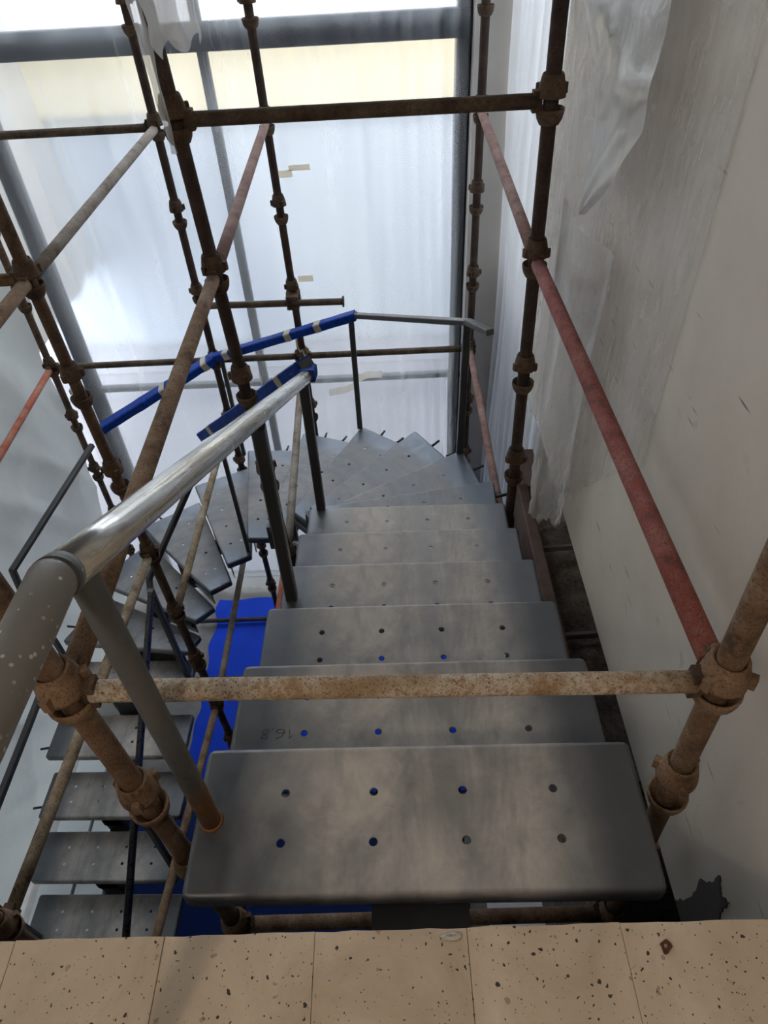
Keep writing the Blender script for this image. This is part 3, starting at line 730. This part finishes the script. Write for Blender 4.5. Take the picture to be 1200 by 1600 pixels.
# --- upper handrail (round tube) and its three uprights
RB = Vector((-.416, .60, -.645)); RE = Vector((-.368, 2.50, -1.605))
J0 = Vector((-.420, .548, -.622))
dirr = (RE-J0)
o = empty('handrail', J0 - stair.location); o.parent = stair
q = dirr.to_track_quat('X', 'Z'); o.rotation_euler = q.to_euler()
h = MB().tube([(t*dirr.length/12, 0, 0) for t in range(13)], .0285, 28).build('bare_tube', M['chrome'], o); h['label'] = 'bright bare steel handrail tube'
ext = q.inverted() @ (Vector((-.436, .10, -.622)) - J0)
mb = MB().tube([(.028,0,0), (.0,0,0), ext*.12, ext*.5, ext], .0300, 28); h = mb.build('painted_tube', M['rail_grey'], o); h['label'] = 'grey painted handrail end spotted with white paint'
mb = MB().tube([(.004,0,0),(.02,0,0)], [.0306,.0304], 24); mb.build('weld', M['frame'], o)
mb = MB().tube([(0,0,0),(0,0,.815)], .0215, 20); o = mb.build('baluster', M['baluster_rust'], stair, Vector((-.424,.612,zt(1))) - stair.location); o['label'] = 'grey round upright rusted orange at its foot'
mb = MB().lathe([(.0215,.006),(.0235,.004),(.0265,0),(.0215,0)], 16); mb.build('weld', M['baluster_rust'], o)
spart('baluster', MB().bar((-.405,1.635,zt(4)), (-.395,1.625,-1.20), .042, .042), 'frame')
spart('baluster', MB().bar((-.374,2.470,zt(6)), (-.372,2.470,-1.62), .042, .042), 'frame')
# --- inner rail: blue-wrapped length then bare dark length down the lower flight
def wrapped_rail(p, q, w, tapes, hh=None):
    hh = hh or w
    p, q = Vector(p), Vector(q); d = q-p
    r = spart('handrail', MB().bar(p - d*.01, q + d*.01, w*.8, hh*.6), 'frame'); r['label'] = 'handrail length wrapped in blue plastic'
    mb = MB(); n = 14
    up = Vector((0,0,1)); sx = d.cross(up).normalized(); uz = sx.cross(d.normalized())
    prof = [(-.5,-.42),(.5,-.42),(.54,-.3),(.52,.36),(.42,.45),(-.42,.45),(-.54,.36),(-.52,-.3)]
    def ring(t, k): return [p + d*t + sx*(x*w*(1+k)) + uz*(z*hh*(1+k)) for x, z in prof]
    rings = [mb.add(ring(t/n, .03*math.sin(t*2.3)+.02*random.uniform(-1,1))) for t in range(n+1)]
    for a, b in zip(rings, rings[1:]):
        for k in range(8): mb.face([a+k, a+(k+1)%8, b+(k+1)%8, b+k])
    mb.face([rings[0]+k for k in range(8)][::-1]); mb.face([rings[-1]+k for k in range(8)])
    mb.build('blue_wrap', M['blue_wrap'], r)
    for t in tapes:
        mb = MB(); a = mb.add(ring(t, .08)); b = mb.add(ring(t+.045/d.length, .08))
        for k in range(8): mb.face([a+k, a+(k+1)%8, b+(k+1)%8, b+k])
        mb.face([a+k for k in range(8)][::-1]); mb.face([b+k for k in range(8)])
        mb.build('tape_band', M['tape'], r)
    return r
wrapped_rail((-.372,2.575,-1.585), (-1.115,3.27,-2.455), .085, (.13, .84), .06)
wrapped_rail((-.362,2.52,-1.612), (-.358,2.60,-1.63), .066, (), .062)
spart('handrail', MB().bar((-1.08,3.19,-2.46), (-1.545,2.80,-3.19), .032, .032), 'frame')
spart('handrail', MB().bar((-1.545,2.815,-3.18), (-1.535,2.70,-3.30), .036, .036), 'frame')
spart('handrail', MB().bar((-1.51,2.70,-3.20), (-1.50,.45,-4.35), .030, .045), 'frame_black')
spart('baluster', MB().bar((-1.055,3.32,zt(13)), (-1.055,3.32,-2.62), .026, .026), 'frame')
spart('baluster', MB().bar((-1.53,2.74,zt(17)), (-1.53,2.74,-3.22), .036, .036), 'frame')
spart('baluster', MB().bar((-1.555,1.66,zt(20)), (-1.525,1.66,-3.76), .034, .034), 'frame')
# --- outer rail round the turn
P8 = Vector((.405,3.290,-1.815)); P10 = Vector((-.235,4.045,-2.150)); P12 = Vector((-1.245,4.20,-2.510)); P15 = Vector((-2.10,4.045,-2.940))
spart('handrail', MB().bar(Vector((.492,3.06,-1.752)), P8 + Vector((.002,-.01,.004)), .042, .030), 'frame')
spart('handrail', MB().bar(P8 + Vector((.01,-.01,0)), P10, .042, .030), 'frame')
w1 = wrapped_rail(P10 + Vector((.02,-.02,.01)), P12, .060, (.22, .42, .86))
wrapped_rail(P12 + Vector((.03,0,.01)), P15, .095, (.06, .42), .065)
spart('handrail', MB().bar(P15 + Vector((.01,.005,0)), P15 + Vector((-.05,-.06,-.03)), .040, .030), 'rail_grey')
mb = MB().tube([(-.62,4.075,-2.32),(-.615,4.05,-2.36),(-.60,4.05,-2.40),(-.585,4.05,-2.385),(-.575,4.05,-2.43),(-.56,4.05,-2.44)], .006, 6); mb.build('loose_tape', M['tape'], w1)
spart('handrail', MB().bar((-2.165,3.93,-3.005), (-2.42,2.895,-3.165), .036, .036), 'frame')
spart('handrail', MB().bar((-2.42,2.90,-3.155), (-2.42,2.86,-3.37), .036, .036), 'frame')
spart('handrail', MB().bar((-2.42,2.87,-3.36), (-2.31,2.37,-3.79), .034, .034), 'frame')
spart('handrail', MB().bar((-2.31,2.385,-3.785), (-2.46,.9,-4.02), .036, .045), 'frame')
spart('baluster', MB().bar((-.436,.13,FLOOR), (-.436,.13,-.63), .040, .040), 'frame')
spart('baluster', MB().bar((.392,3.275,zt(8)), (.405,3.285,-1.82), .042, .042), 'frame')
spart('baluster', MB().bar((-.245,4.015,zt(10)), (-.245,4.025,-2.15), .036, .036), 'frame')
spart('baluster', MB().bar((-1.17,4.19,zt(12)), (-1.17,4.19,-2.48), .028, .028), 'frame')
spart('baluster', MB().bar((-2.42,2.88,zt(17)), (-2.42,2.88,-3.30), .034, .034), 'frame')
spart('baluster', MB().bar((-2.38,1.32,zt(21)), (-2.41,1.32,-3.95), .034, .034), 'frame')

# ------------------------------------------------------------------ things on the ground below
def tarp(x0, x1, y0, y1, s):
    return MB().grid(lambda u, v: (x0+(x1-x0)*u + .05*wob(v*9, 3, s), y0+(y1-y0)*v + .07*wob(u*9, 1, s), .02 + .02*abs(wob(u*5, v*5, s)) + .008*wob(u*19, v*19, s)), 40, 40)
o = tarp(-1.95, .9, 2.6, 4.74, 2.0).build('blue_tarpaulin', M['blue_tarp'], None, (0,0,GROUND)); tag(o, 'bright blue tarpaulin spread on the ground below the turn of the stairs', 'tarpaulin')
o = tarp(-2.27, .4, .4, 2.55, 5.0).build('shaded_tarpaulin', M['shaded_tarp'], None, (0,0,GROUND)); tag(o, 'blue tarpaulin on the ground under the stairs, coloured dark for the shade there', 'tarpaulin')
for y, x0, x1, lab in ((4.42,-2.1,-.2,'black pipe lying across the blue tarpaulin, the farther one'), (3.72,-2.2,-.3,'black pipe lying across the blue tarpaulin, the nearer one')):
    o = MB().tube([(x0-(-1.2),0,0),(0,0,0),(x1-(-1.2),0,0)], .022, 12).build('black_pipe', M['black_tube'], None, (-1.2, y, GROUND+.075)); tag(o, lab, 'pipe', 'black pipes on the tarpaulin')
for k, (x, y, w, d, rz, lab) in enumerate(((-2.80,1.9,.26,2.3,.0,'white board on the ground under the lower steps, the left one'), (-2.53,1.9,.22,2.3,.0,'white board on the ground under the lower steps, the right one'))):
    o = MB().box((-w/2,-d/2,0),(w/2,d/2,.03)).build('white_board', M['board'], None, (x, y, GROUND+.002)); o.rotation_euler = (0,0,rz); tag(o, lab, 'board', 'white boards under the stairs')
o = MB().grid(lambda u, v: (.55+.42*u, .5+1.6*v, .02+.03*abs(wob(u*5, v*6, 3))), 16, 30).build('pale_sheet', M['pale_sheet'], None, (0,0,GROUND)); tag(o, 'pale bluish sheet on the ground at lower right below the top step', 'sheet')
